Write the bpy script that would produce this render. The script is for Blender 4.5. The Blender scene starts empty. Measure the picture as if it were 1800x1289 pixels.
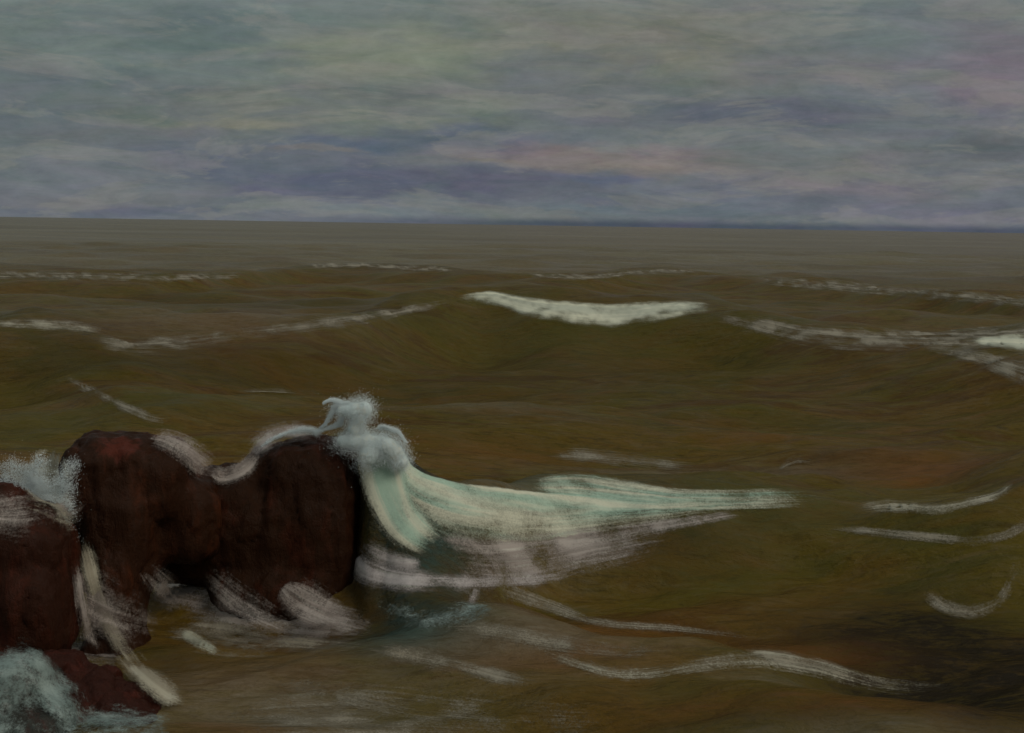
import bpy, bmesh, math, random
import numpy as np
from mathutils import Vector, Matrix, noise as mnoise

random.seed(7)
rng = np.random.default_rng(11)
S = bpy.context.scene
COL = S.collection
R = math.radians

# ------------------------------------------------------------------ camera
CAM_H = 6.0
PITCH = 7.35
ROLL = 0.92
W, H = 1800.0, 1289.0
F = 900.0 / math.tan(R(25.0))
cam_d = bpy.data.cameras.new("camera")
cam = bpy.data.objects.new("camera", cam_d)
COL.objects.link(cam)
cam_d.sensor_fit = 'HORIZONTAL'
cam_d.sensor_width = 36.0
cam_d.lens = 18.0 / math.tan(R(25.0))
cam_d.clip_start = 0.1
cam_d.clip_end = 90000.0
CAM_ROT = Matrix.Rotation(R(90 - PITCH), 3, 'X') @ Matrix.Rotation(R(ROLL), 3, 'Z')
cam.matrix_world = Matrix.Translation((0, 0, CAM_H)) @ CAM_ROT.to_4x4()
S.camera = cam
CAM_LOC = Vector((0, 0, CAM_H))


def ray(px, py):
    """direction of the sight line through a point of the 1800 x 1289 photograph"""
    d = CAM_ROT @ Vector(((px - W / 2) / F, -(py - H / 2) / F, -1.0))
    return d.normalized()


def at_z(px, py, z):
    d = ray(px, py)
    t = (z - CAM_H) / d.z
    return CAM_LOC + d * t


def at_dist(px, py, dist):
    d = ray(px, py)
    return CAM_LOC + d * (dist / d.y)


# ------------------------------------------------------------------ world, sun, exposure
S.view_settings.view_transform = 'Standard'
S.view_settings.look = 'None'
S.view_settings.gamma = 1.0
S.view_settings.use_curve_mapping = False
S.view_settings.exposure = 0.0
S.cycles.max_bounces = 8
S.cycles.transparent_max_bounces = 24
S.cycles.volume_bounces = 3
S.cycles.use_denoising = True

SUN_DIR = Vector((0.66, -0.32, 0.68)).normalized()
SUN_EL = math.asin(SUN_DIR.z)
SUN_ROT = math.atan2(SUN_DIR.x, SUN_DIR.y)
sun_d = bpy.data.lights.new("sun", 'SUN')
sun_d.energy = 1.05
sun_d.angle = R(20)
sun_d.color = (1.0, 0.93, 0.82)
sun = bpy.data.objects.new("sun", sun_d)
COL.objects.link(sun)
sun.rotation_euler = (-SUN_DIR).to_track_quat('-Z', 'Y').to_euler()
sun.location = (0, 0, 60)


class Nodes:
    """small helper for writing node trees"""
    def __init__(self, tree):
        self.t = tree
        tree.nodes.clear()

    def n(self, kind, **kw):
        nd = self.t.nodes.new(kind)
        for k, v in kw.items():
            setattr(nd, k, v)
        return nd

    def link(self, a, b):
        self.t.links.new(a, b)

    def put(self, sock, v):
        if isinstance(v, bpy.types.NodeSocket):
            self.link(v, sock)
        elif isinstance(v, (tuple, list)) and len(v) == 3 and sock.type == 'RGBA':
            sock.default_value = (*v, 1)
        else:
            sock.default_value = v

    def math(self, op, a, b=None, c=None, clamp=False):
        nd = self.n('ShaderNodeMath', operation=op, use_clamp=clamp)
        self.put(nd.inputs[0], a)
        if b is not None:
            self.put(nd.inputs[1], b)
        if c is not None:
            self.put(nd.inputs[2], c)
        return nd.outputs[0]

    def vec(self, op, a, b=None):
        nd = self.n('ShaderNodeVectorMath', operation=op)
        self.put(nd.inputs[0], a)
        if b is not None:
            self.put(nd.inputs[1], b)
        return nd.outputs['Value'] if op in ('DOT_PRODUCT', 'LENGTH') else nd.outputs[0]

    def mix(self, f, a, b, blend='MIX'):
        nd = self.n('ShaderNodeMix', data_type='RGBA', blend_type=blend)
        self.put(nd.inputs[0], f)
        self.put(nd.inputs[6], a)
        self.put(nd.inputs[7], b)
        return nd.outputs[2]

    def noise(self, vec, scale, detail=4, rough=0.55, dist=0.0):
        nd = self.n('ShaderNodeTexNoise')
        self.put(nd.inputs['Vector'], vec)
        nd.inputs['Scale'].default_value = scale
        nd.inputs['Detail'].default_value = detail
        nd.inputs['Roughness'].default_value = rough
        nd.inputs['Distortion'].default_value = dist
        return nd.outputs['Fac'], nd.outputs['Color']

    def ramp(self, f, lo, hi, a=0.0, b=1.0, smooth=True):
        nd = self.n('ShaderNodeMapRange', interpolation_type='SMOOTHSTEP' if smooth else 'LINEAR')
        self.put(nd.inputs[0], f)
        nd.inputs[1].default_value = lo
        nd.inputs[2].default_value = hi
        nd.inputs[3].default_value = a
        nd.inputs[4].default_value = b
        return nd.outputs[0]


def lin(r, g, b):
    f = lambda c: (c / 255) / 12.92 if c / 255 <= 0.04045 else ((c / 255 + 0.055) / 1.055) ** 2.4
    return (f(r), f(g), f(b))


SKY_STRENGTH = 0.1
world = bpy.data.worlds.new("World")
S.world = world
world.use_nodes = True
N = Nodes(world.node_tree)
out = N.n('ShaderNodeOutputWorld')
bg = N.n('ShaderNodeBackground')
bg.inputs['Strength'].default_value = SKY_STRENGTH
N.link(bg.outputs[0], out.inputs[0])
sky = N.n('ShaderNodeTexSky', sky_type='NISHITA')
sky.sun_disc = False
sky.sun_elevation = SUN_EL
sky.sun_rotation = SUN_ROT
sky.air_density = 2.0
sky.dust_density = 4.0
tc = N.n('ShaderNodeTexCoord')
gen = tc.outputs['Generated']
sep = N.n('ShaderNodeSeparateXYZ')
N.link(gen, sep.inputs[0])
dx, dy, dz = sep.outputs
fwd = N.math('MAXIMUM', dy, 0.05)
u = N.math('DIVIDE', dx, fwd)
v = N.math('DIVIDE', dz, fwd)
comb = N.n('ShaderNodeCombineXYZ')
N.link(u, comb.inputs[0])
N.link(v, comb.inputs[1])
uv0 = comb.outputs[0]
# layered clouds: stretched along the horizon, edges torn by warping
st = N.vec('MULTIPLY', uv0, (1.0, 3.4, 1.0))
_, wcol = N.noise(st, 7.0, 6, 0.6)
warp = N.vec('MULTIPLY', N.vec('SUBTRACT', wcol, (0.5, 0.5, 0.5)), (0.17, 0.055, 0.0))
uv = N.vec('ADD', uv0, warp)


def uvof(px, py):
    d = ray(px, py)
    return d.x / d.y, d.z / d.y


cloud = None
base_col = N.mix(N.ramp(v, 0.0, 0.2), lin(105, 111, 117), lin(107, 115, 115))
cloud = base_col
# (px, py, half-width px, half-height px, colour, amount)
BANKS = [
    (120, 60, 420, 110, (104, 117, 115), .7),
    (360, 48, 130, 34, (84, 99, 100), .7),
    (100, 190, 300, 70, (91, 101, 107), .8),
    (690, 98, 170, 50, (120, 127, 107), .65),
    (600, 190, 330, 45, (109, 117, 104), .6),
    (1120, 70, 260, 60, (116, 115, 101), .7),
    (860, 150, 260, 30, (92, 98, 102), .55),
    (300, 245, 190, 20, (97, 102, 106), .5),
    (430, 215, 90, 10, (128, 128, 112), .6),
    (580, 262, 110, 16, (82, 94, 112), .9),
    (790, 250, 170, 18, (84, 95, 112), .9),
    (430, 292, 230, 24, (90, 97, 112), .8),
    (620, 320, 230, 22, (85, 91, 109), .9),
    (890, 318, 160, 24, (86, 89, 106), .85),
    (540, 268, 60, 7, (126, 117, 108), .5),
    (1010, 275, 210, 20, (122, 111, 114), .85),
    (870, 282, 45, 5, (128, 118, 100), .4),
    (1080, 318, 70, 12, (84, 94, 122), .7),
    (1140, 300, 160, 16, (121, 111, 108), .6),
    (1340, 190, 170, 24, (88, 92, 107), .8),
    (1090, 205, 170, 18, (92, 99, 108), .6),
    (1420, 290, 200, 22, (112, 110, 112), .55),
    (1610, 120, 120, 40, (108, 109, 126), .7),
    (1740, 120, 100, 90, (117, 107, 118), .8),
    (1500, 120, 160, 30, (110, 106, 108), .5),
    (1720, 265, 110, 14, (84, 90, 96), .65),
    (1650, 210, 150, 26, (97, 104, 112), .6),
    (1250, 345, 230, 14, (104, 109, 122), .6),
    (1480, 330, 220, 14, (113, 108, 114), .6),
    (1650, 370, 220, 22, (108, 108, 124), .6),
    (700, 366, 330, 12, (106, 116, 118), .7),
    (1150, 366, 220, 12, (101, 114, 121), .7),
    (150, 350, 240, 20, (104, 105, 110), .6),
    (250, 372, 260, 9, (90, 97, 112), .5),
]
for (px, py, hw, hh, c, amt) in BANKS:
    u0, v0 = uvof(px, py)
    d = N.vec('SUBTRACT', uv, (u0, v0, 0))
    d = N.vec('MULTIPLY', d, (F / hw, F / hh, 0))
    q = N.vec('DOT_PRODUCT', d, d)
    g = N.math('POWER', 2.718, N.math('MULTIPLY', N.math('POWER', q, 2.0), -0.55))
    cloud = N.mix(N.math('MULTIPLY', g, amt), cloud, lin(*c))
# broken cloud: torn patches, greyer violet below, pale rims above
m1, mc = N.noise(N.vec('ADD', N.vec('MULTIPLY', uv0, (1, 4.2, 1)), (3.1, 1.7, 0)), 6.0, 9, 0.62, 0.9)
m2, _ = N.noise(N.vec('ADD', N.vec('MULTIPLY', uv0, (1, 4.2, 1)), (3.1, 1.62, 0)), 6.0, 9, 0.62, 0.9)
low = N.ramp(v, 0.19, 0.02)
cloud = N.mix(N.math('MULTIPLY', N.ramp(m1, 0.47, 0.64), 0.42), cloud, N.mix(low, lin(94, 103, 108), lin(97, 103, 111)))
rim = N.math('MULTIPLY', N.ramp(N.math('SUBTRACT', m2, m1), 0.015, 0.10), 0.32)
cloud = N.mix(rim, cloud, lin(128, 128, 122))
# low dark bank lying along the horizon towards the right
hz = N.math('MULTIPLY', N.ramp(v, 0.0015, 0.0085, 1.0, 0.0), N.ramp(u, -0.30, 0.05))
cloud = N.mix(N.math('MULTIPLY', hz, 0.8), cloud, lin(66, 74, 90))
# streaky small-scale variation of the cloud sheet
s1, c1 = N.noise(N.vec('MULTIPLY', uv0, (1, 5.5, 1)), 11.0, 9, 0.68, 0.5)
s2, c2 = N.noise(N.vec('MULTIPLY', uv0, (1, 2.2, 1)), 42.0, 6, 0.7, 0.3)
s3, c3 = N.noise(N.vec('MULTIPLY', uv0, (1, 3.0, 1)), 4.5, 7, 0.6, 0.4)
fac = N.math('ADD', N.math('MULTIPLY', N.math('SUBTRACT', s1, 0.5), 0.75),
             N.math('ADD', N.math('MULTIPLY', N.math('SUBTRACT', s2, 0.5), 0.45),
                    N.math('MULTIPLY', N.math('SUBTRACT', s3, 0.5), 0.45)))
cloud = N.mix(1.0, cloud, N.mix(0.0, N.math('ADD', 1.0, fac), (1, 1, 1)), 'MULTIPLY')
hue = N.vec('MULTIPLY', N.vec('SUBTRACT', c1, (0.5, 0.5, 0.5)), (0.05, 0.045, 0.05))
cloud = N.vec('ADD', cloud, hue)
# an overcast vault is brighter overhead than at the rim
el = N.math('MAXIMUM', dz, 0.0)
lift = N.math('ADD', 1.0, N.math('MULTIPLY', N.ramp(el, 0.22, 0.85), 1.2))
cl10 = N.vec('MULTIPLY', cloud, N.mix(0.0, N.math('MULTIPLY', lift, 1.0 / SKY_STRENGTH), (1, 1, 1)))
cl10 = N.vec('MAXIMUM', cl10, (0, 0, 0))
N.link(N.mix(0.96, sky.outputs[0], cl10), bg.inputs['Color'])


# ------------------------------------------------------------------ helpers
def tag(o, label=None, cat=None, group=None, kind=None):
    if label:
        o['label'] = label
    if cat:
        o['category'] = cat
    if group:
        o['group'] = group
    if kind:
        o['kind'] = kind
    return o


def link_mesh(name, me, mat, parent=None, smooth=True):
    o = bpy.data.objects.new(name, me)
    COL.objects.link(o)
    if mat:
        me.materials.append(mat)
    if parent:
        o.parent = parent
    if smooth:
        me.polygons.foreach_set('use_smooth', [True] * len(me.polygons))
    return o


def used_of(nr, nc, keep):
    i = np.arange(nr * nc).reshape(nr, nc)
    q = np.stack([i[:-1, :-1], i[:-1, 1:], i[1:, 1:], i[1:, :-1]], -1).reshape(-1, 4)
    return np.unique(q[keep])


def grid_mesh(name, co, nr, nc, keep=None):
    """quad sheet from an (nr*nc, 3) array of points"""
    i = np.arange(nr * nc).reshape(nr, nc)
    q = np.stack([i[:-1, :-1], i[:-1, 1:], i[1:, 1:], i[1:, :-1]], -1).reshape(-1, 4)
    if keep is not None:
        q = q[keep]
        used, q = np.unique(q, return_inverse=True)
        q = q.reshape(-1, 4)
        co = co[used]
    me = bpy.data.meshes.new(name)
    me.vertices.add(len(co))
    me.vertices.foreach_set('co', co.astype(np.float32).ravel())
    me.loops.add(q.size)
    me.loops.foreach_set('vertex_index', q.astype(np.int32).ravel())
    me.polygons.add(len(q))
    me.polygons.foreach_set('loop_start', np.arange(0, q.size, 4, dtype=np.int32))
    me.update(calc_edges=True)
    me.validate()
    return me


def smooth01(t):
    t = np.clip(t, 0, 1)
    return t * t * (3 - 2 * t)


# ------------------------------------------------------------------ materials
def new_mat(name):
    m = bpy.data.materials.new(name)
    m.use_nodes = True
    return m, Nodes(m.node_tree)


def water_material():
    m, N = new_mat('turbid_sea_water')
    out = N.n('ShaderNodeOutputMaterial')
    b = N.n('ShaderNodeBsdfPrincipled')
    body = N.n('ShaderNodeBsdfDiffuse')
    msh = N.n('ShaderNodeMixShader')
    msh.inputs[0].default_value = 0.6
    N.link(body.outputs[0], msh.inputs[1])
    N.link(b.outputs[0], msh.inputs[2])
    N.link(msh.outputs[0], out.inputs[0])
    geo = N.n('ShaderNodeNewGeometry')
    pos = geo.outputs['Position']
    # sand and silt drifting in the water
    n1, _ = N.noise(N.vec('MULTIPLY', pos, (0.30, 0.62, 0.3)), 0.55, 6, 0.62, 0.8)
    n2, _ = N.noise(N.vec('MULTIPLY', pos, (0.22, 0.9, 0.3)), 0.9, 7, 0.66, 0.5)
    n3, _ = N.noise(N.vec('MULTIPLY', pos, (1.0, 2.6, 1.0)), 1.9, 6, 0.7, 0.6)
    c = N.mix(N.ramp(n1, 0.38, 0.62), (0.098, 0.070, 0.0080), (0.116, 0.064, 0.0110))
    c = N.mix(N.ramp(n2, 0.55, 0.72, 0, 0.75), c, (0.140, 0.066, 0.020))
    c = N.mix(N.ramp(n2, 0.46, 0.30, 0, 0.65), c, (0.060, 0.058, 0.018))
    c = N.mix(N.ramp(n3, 0.5, 0.75, 0, 0.5), c, (0.125, 0.100, 0.050))
    c = N.mix(N.ramp(n3, 0.48, 0.28, 0, 0.45), c, (0.045, 0.032, 0.008))
    n4, _ = N.noise(N.vec('MULTIPLY', pos, (0.35, 1.7, 0.6)), 1.6, 8, 0.72, 1.2)
    n5, _ = N.noise(N.vec('MULTIPLY', pos, (0.10, 0.34, 0.3)), 1.0, 8, 0.70, 1.0)
    c = N.mix(N.ramp(n4, 0.48, 0.36, 0, 0.6), c, (0.042, 0.028, 0.006))
    c = N.mix(N.ramp(n4, 0.53, 0.66, 0, 0.45), c, (0.150, 0.102, 0.045))
    c = N.mix(N.ramp(n5, 0.52, 0.62, 0, 0.5), c, (0.072, 0.064, 0.012))
    c = N.mix(N.ramp(n5, 0.47, 0.39, 0, 0.7), c, (0.078, 0.036, 0.008))
    n6, _ = N.noise(N.vec('MULTIPLY', pos, (0.8, 3.2, 1.0)), 4.5, 7, 0.75, 0.7)
    c = N.mix(N.ramp(n6, 0.48, 0.36, 0, 0.42), c, (0.038, 0.024, 0.006))
    c = N.mix(N.ramp(n6, 0.53, 0.66, 0, 0.38), c, (0.150, 0.104, 0.045))
    n7, _ = N.noise(N.vec('MULTIPLY', pos, (0.012, 0.07, 0.1)), 1.0, 6, 0.65, 0.6)
    n8, _ = N.noise(N.vec('MULTIPLY', pos, (0.004, 0.012, 0.1)), 1.0, 6, 0.65, 0.6)
    c = N.mix(N.ramp(n7, 0.50, 0.36, 0, 0.45), c, (0.046, 0.030, 0.007))
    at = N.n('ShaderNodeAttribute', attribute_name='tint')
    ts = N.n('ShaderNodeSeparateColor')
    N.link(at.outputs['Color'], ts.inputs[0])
    brk = N.math('MULTIPLY', N.ramp(n3, 0.25, 0.7, 0.5, 1.3), N.ramp(n6, 0.3, 0.65, 0.6, 1.2))
    c = N.mix(N.math('MULTIPLY', ts.outputs[0], brk, clamp=True), c, (0.020, 0.014, 0.007))      # dark water, with shade of hollow and troughs painted in
    c = N.mix(N.math('MULTIPLY', ts.outputs[1], brk, clamp=True), c, (0.035, 0.075, 0.066))      # aerated green water
    c = N.mix(N.math('MULTIPLY', ts.outputs[2], brk, clamp=True), c, (0.20, 0.150, 0.100))       # stirred sand
    at2 = N.n('ShaderNodeAttribute', attribute_name='silt')
    t2 = N.n('ShaderNodeSeparateColor')
    N.link(at2.outputs['Color'], t2.inputs[0])
    c = N.mix(N.math('MULTIPLY', t2.outputs[0], brk, clamp=True), c, (0.150, 0.060, 0.012))      # rusty silt
    c = N.mix(N.math('MULTIPLY', t2.outputs[1], brk, clamp=True), c, (0.068, 0.064, 0.013))      # green weed water
    c = N.mix(N.math('MULTIPLY', t2.outputs[2], N.math('MULTIPLY', brk, N.ramp(n8, .35, .65, .75, 1.2)), clamp=True), c, N.mix(N.ramp(n7, .4, .62), (0.170, 0.142, 0.100), (0.205, 0.178, 0.122)))      # thin scum, and a paler tone far out
    N.link(c, b.inputs['Base Color'])
    N.link(c, body.inputs['Color'])
    b.inputs['Roughness'].default_value = 0.17
    b.inputs['IOR'].default_value = 1.333
    b.inputs['Specular IOR Level'].default_value = 0.12
    w1, _ = N.noise(N.vec('MULTIPLY', pos, (0.55, 1.5, 1.0)), 2.4, 5, 0.6, 0.3)
    w2, _ = N.noise(N.vec('MULTIPLY', pos, (0.8, 1.6, 1.0)), 9.0, 4, 0.65, 0.2)
    w3, _ = N.noise(N.vec('MULTIPLY', pos, (1.0, 1.5, 1.0)), 24.0, 3, 0.65, 0.2)
    hgt = N.math('ADD', w1, N.math('ADD', N.math('MULTIPLY', w2, 0.30), N.math('MULTIPLY', w3, 0.10)))
    bp = N.n('ShaderNodeBump')
    bp.inputs['Strength'].default_value = 0.8
    bp.inputs['Distance'].default_value = 0.13
    N.link(hgt, bp.inputs['Height'])
    N.link(bp.outputs[0], b.inputs['Normal'])
    N.link(bp.outputs[0], body.inputs['Normal'])
    return m


def foam_material(name, ca, cb, cc, streak=(0.45, 8.0), scale=2.2, soft=0.85, grain=0.55):
    """froth: cells and streaks thin out to open water where 'dens' falls"""
    m, N = new_mat(name)
    out = N.n('ShaderNodeOutputMaterial')
    b = N.n('ShaderNodeBsdfPrincipled')
    tr = N.n('ShaderNodeBsdfTransparent')
    mx = N.n('ShaderNodeMixShader')
    uvn = N.n('ShaderNodeUVMap', uv_map='flow')
    p = uvn.outputs[0]
    geo = N.n('ShaderNodeNewGeometry')
    pos = geo.outputs['Position']
    da = N.n('ShaderNodeAttribute', attribute_name='dens')
    dens = da.outputs['Fac']
    s1, _ = N.noise(N.vec('MULTIPLY', p, (streak[0], streak[1], 1)), scale, 6, 0.66, 0.35)
    s2, _ = N.noise(pos, 13.0, 5, 0.7, 0.2)
    s3, _ = N.noise(N.vec('MULTIPLY', p, (streak[0] * .35, streak[1] * .35, 1)), scale, 3, 0.5, 0.6)
    s4, _ = N.noise(pos, 34.0, 3, 0.7, 0.1)
    nz = N.math('ADD', N.math('MULTIPLY', s1, 0.36), N.math('ADD', N.math('MULTIPLY', s2, 0.20), N.math('MULTIPLY', s3, 0.16)))
    nz = N.math('ADD', nz, N.math('MULTIPLY', s4, 0.28))
    thr = N.ramp(nz, 0.36, 0.64, 0.0, 1.0, smooth=False)
    a = N.ramp(N.math('SUBTRACT', dens, N.math('MULTIPLY', thr, grain)), -0.02, soft)
    c = N.mix(N.ramp(s3, 0.40, 0.60), ca, cb)
    c = N.mix(N.ramp(s1, 0.52, 0.70, 0, 0.8), c, cc)
    N.link(c, b.inputs['Base Color'])
    b.inputs['Roughness'].default_value = 0.75
    b.inputs['Specular IOR Level'].default_value = 0.2
    bp = N.n('ShaderNodeBump')
    bp.inputs['Strength'].default_value = 0.3
    bp.inputs['Distance'].default_value = 0.03
    N.link(nz, bp.inputs['Height'])
    N.link(bp.outputs[0], b.inputs['Normal'])
    N.link(a, mx.inputs[0])
    N.link(tr.outputs[0], mx.inputs[1])
    N.link(b.outputs[0], mx.inputs[2])
    N.link(mx.outputs[0], out.inputs[0])
    return m


def rock_material(name, dark, red, grey, patch=None, patch_col=None):
    m, N = new_mat(name)
    out = N.n('ShaderNodeOutputMaterial')
    b = N.n('ShaderNodeBsdfPrincipled')
    N.link(b.outputs[0], out.inputs[0])
    geo = N.n('ShaderNodeNewGeometry')
    pos = geo.outputs['Position']
    n1, _ = N.noise(N.vec('MULTIPLY', pos, (1.5, 1.5, 0.5)), 1.5, 7, 0.65, 0.6)
    n2, _ = N.noise(N.vec('MULTIPLY', pos, (2.6, 2.6, 0.7)), 2.2, 6, 0.7, 0.5)
    n3, _ = N.noise(pos, 9.0, 6, 0.7, 0.3)
    c = N.mix(N.ramp(n1, 0.48, 0.72), dark, red)
    c = N.mix(N.ramp(n2, 0.56, 0.76, 0, 0.6), c, grey)
    c = N.mix(N.ramp(n3, 0.5, 0.25, 0, 0.6), c, tuple(x * 0.5 for x in dark))
    if patch:
        d = N.vec('SUBTRACT', pos, tuple(patch[:3]))
        ln = N.math('ADD', N.vec('LENGTH', d), N.math('MULTIPLY', N.math('SUBTRACT', n2, .5), patch[3] * 1.6))
        c = N.mix(N.ramp(ln, patch[3], patch[3] * .45, 0, .85), c, patch_col)
    N.link(c, b.inputs['Base Color'])
    N.link(N.ramp(n2, .35, .65, .38, .7), b.inputs['Roughness'])
    b.inputs['Specular IOR Level'].default_value = 0.09
    h = N.math('ADD', N.math('MULTIPLY', n2, 0.6), N.math('MULTIPLY', n3, 0.35))
    bp = N.n('ShaderNodeBump')
    bp.inputs['Strength'].default_value = 0.7
    bp.inputs['Distance'].default_value = 0.12
    N.link(h, bp.inputs['Height'])
    N.link(bp.outputs[0], b.inputs['Normal'])
    return m


def spray_material(name, dens, freq=5.0):
    m, N = new_mat(name)
    out = N.n('ShaderNodeOutputMaterial')
    vol = N.n('ShaderNodeVolumePrincipled')
    vol.inputs['Color'].default_value = (0.95, 0.97, 0.95, 1)
    vol.inputs['Anisotropy'].default_value = 0.1
    geo = N.n('ShaderNodeNewGeometry')
    n1, _ = N.noise(geo.outputs['Position'], freq, 5, 0.65, 0.6)
    d = N.math('MULTIPLY', N.ramp(n1, 0.38, 0.66), dens)
    N.link(d, vol.inputs['Density'])
    N.link(vol.outputs[0], out.inputs['Volume'])
    return m


M_WATER = water_material()
CREAM, GREEN, MAUVE = (0.64, 0.62, 0.47), (0.40, 0.53, 0.41), (0.52, 0.46, 0.44)
M_CREAM = foam_material('cream_froth', CREAM, (0.50, 0.50, 0.39), (0.70, 0.66, 0.52), streak=(.3, 5.0), grain=.36)
M_GREEN = foam_material('green_white_froth', CREAM, GREEN, (0.64, 0.64, 0.50), streak=(0.4, 5.0), grain=.62)
M_GREY = foam_material('grey_froth', (0.30, 0.26, 0.195), (0.23, 0.195, 0.14), (0.42, 0.38, 0.30), grain=.8)
M_PALE = foam_material('pale_thin_froth', (0.40, 0.36, 0.27), (0.30, 0.26, 0.19), (0.52, 0.48, 0.38), grain=.8)
M_MAUVE = foam_material('mauve_white_froth', MAUVE, (0.40, 0.35, 0.33), (0.72, 0.70, 0.60))
M_DIM = foam_material('thin_brown_froth', (0.40, 0.34, 0.30), (0.28, 0.23, 0.20), (0.56, 0.52, 0.45), grain=.75)
M_TEAL = foam_material('teal_froth', (0.30, 0.36, 0.33), (0.19, 0.24, 0.22), (0.46, 0.50, 0.46), streak=(2.0, 3.0), grain=.85)

# ------------------------------------------------------------------ the sea
# crests: points (photo x, photo y, height of the crest in metres), length of the face, length of the back
CRESTS = [
    dict(p=[(-500, 470, 1.0), (0, 480, 1.1), (300, 484, 1.2), (560, 470, 1.2), (720, 474, 1.3), (1000, 486, 1.3), (1150, 476, 1.4),
            (1300, 486, 1.3), (1550, 505, 1.2), (1800, 528, 1.2), (2300, 560, 1.0)], wf=14, wb=30, k=1.5),
    dict(p=[(-500, 560, 1.5), (0, 566, 1.6), (150, 572, 1.6), (350, 590, 1.6), (600, 562, 1.8), (760, 532, 2.1), (860, 515, 2.4), (960, 530, 2.2),
            (1080, 535, 2.1), (1230, 536, 2.2), (1330, 558, 1.9), (1500, 580, 1.8), (1700, 590, 2.0), (1800, 585, 2.1), (2300, 560, 2.0)],
         wf=15, wb=16, k=1.6),
    dict(p=[(-400, 690, .5), (0, 640, .5), (170, 680, .5), (300, 735, .5), (500, 705, .5), (800, 690, .3), (1100, 690, .4), (1500, 700, .4),
            (1900, 720, .4)], wf=5, wb=6, k=1.3),
    dict(p=[(-300, 760, 0, .5), (200, 770, 0, .5), (560, 800, 0, .4), (618, 790, .5, .4), (650, 772, 2.25, .42), (695, 778, 2.25, .45), (735, 826, 1.8, .5), (850, 850, 1.45, .6),
            (930, 840, 1.25, .75), (1000, 826, 1.1, .9), (1200, 850, .9, 1), (1450, 866, .75, 1), (1640, 885, .75, 1), (1740, 868, .85, 1), (1800, 830, 1.1, 1),
            (2100, 760, 1.1, 1)], wf=4.2, wb=4.5, k=1.35),
    dict(p=[(300, 980, .3), (600, 975, .5), (700, 1000, .5), (860, 1028, .5), (960, 1062, .40), (1050, 1094, .34), (1250, 1108, .28), (1400, 1128, .2),
            (1700, 1140, .0)], wf=1.3, wb=1.6, k=1.4),
    dict(p=[(500, 1085, .1), (880, 1122, .22), (1000, 1162, .26), (1120, 1186, .32), (1220, 1170, .46), (1330, 1160, .58), (1430, 1173, .5), (1550, 1204, .4),
            (1700, 1212, .3), (2000, 1200, .1)], wf=1.6, wb=1.8, k=1.4),
    dict(p=[(1300, 930, .1), (1480, 960, .25), (1640, 945, .4), (1760, 940, .5), (1900, 900, .6)], wf=1.2, wb=1.4, k=1.3),
]
for c in CRESTS:
    pts = [at_z(*p[:3]) for p in c['p']]
    order = sorted(range(len(pts)), key=lambda i: pts[i].x)
    c['x'] = np.array([pts[i].x for i in order])
    c['y'] = np.array([pts[i].y for i in order])
    c['a'] = np.array([c['p'][i][2] for i in order])
    c['w'] = np.array([(c['p'][i] + (1,))[3] for i in order])


def cinterp(x, xs, ys):
    """smooth interpolation (cubic Hermite with limited slopes)"""
    d = np.diff(ys) / np.diff(xs)
    m = np.concatenate([[d[0]], (d[:-1] + d[1:]) / 2, [d[-1]]])
    xc = np.clip(x, xs[0], xs[-1])
    i = np.clip(np.searchsorted(xs, xc) - 1, 0, len(xs) - 2)
    h = xs[i + 1] - xs[i]
    t = (xc - xs[i]) / h
    return ((2 * t**3 - 3 * t**2 + 1) * ys[i] + (t**3 - 2 * t**2 + t) * h * m[i]
            + (-2 * t**3 + 3 * t**2) * ys[i + 1] + (t**3 - t**2) * h * m[i + 1])


WAVES = []
for lam in np.geomspace(0.55, 26.0, 64):
    ang = rng.normal(-math.pi / 2, 0.42)
    WAVES.append((2 * math.pi / lam, math.cos(ang), math.sin(ang), 0.0085 * lam ** 0.84, rng.uniform(0, 6.28), lam))


def sea_h(x, y, spacing):
    x = np.asarray(x, float)
    y = np.asarray(y, float)
    h = np.zeros_like(x)
    wig = 0.35 * np.sin(x * 0.9 + 1.3) * 0.5 + 0.25 * np.sin(x * 1.9 + y * .3)
    for c in CRESTS:
        yc = cinterp(x, c['x'], c['y'])
        a = np.maximum(cinterp(x, c['x'], c['a']), 0)
        sc = max(c['wf'] / 5.0, .25)
        dd = y - yc + wig * 0.12 * sc
        wm = np.interp(x, c['x'], c['w'])
        t = np.where(dd < 0, -dd / (c['wf'] * wm), dd / (c['wb'] * np.sqrt(wm)))
        soft = np.sqrt(t * t + 0.0025) - 0.05
        h += a * smooth01(1 - soft) ** c['k']
    rip = np.zeros_like(x)
    for (k, cx, cy, amp, ph, lam) in WAVES:
        fade = np.clip((lam / np.maximum(spacing, 1e-3) - 3.0) / 3.0, 0, 1)
        rip += amp * fade * np.sin(k * (cx * x + cy * y) + ph + 0.6 * np.sin(x * 0.21 * k ** .5 + ph))
    far = smooth01((np.hypot(x, y) - 95) / 100)
    rip += far * (0.28 * np.sin(y * 0.085 + 0.9 * np.sin(x * 0.016) + 1.0) + 0.2 * np.sin(y * 0.14 - x * 0.03 + 2.0 + np.sin(x * 0.02)))
    rip *= 1 - smooth01((np.hypot(x, y) - 1500) / 3000)
    # hollow at the lower right
    h -= 0.35 * np.exp(-(((x - 5.6) / 1.6) ** 2 + ((y - 14.6) / 1.2) ** 2))
    return h + rip


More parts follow.
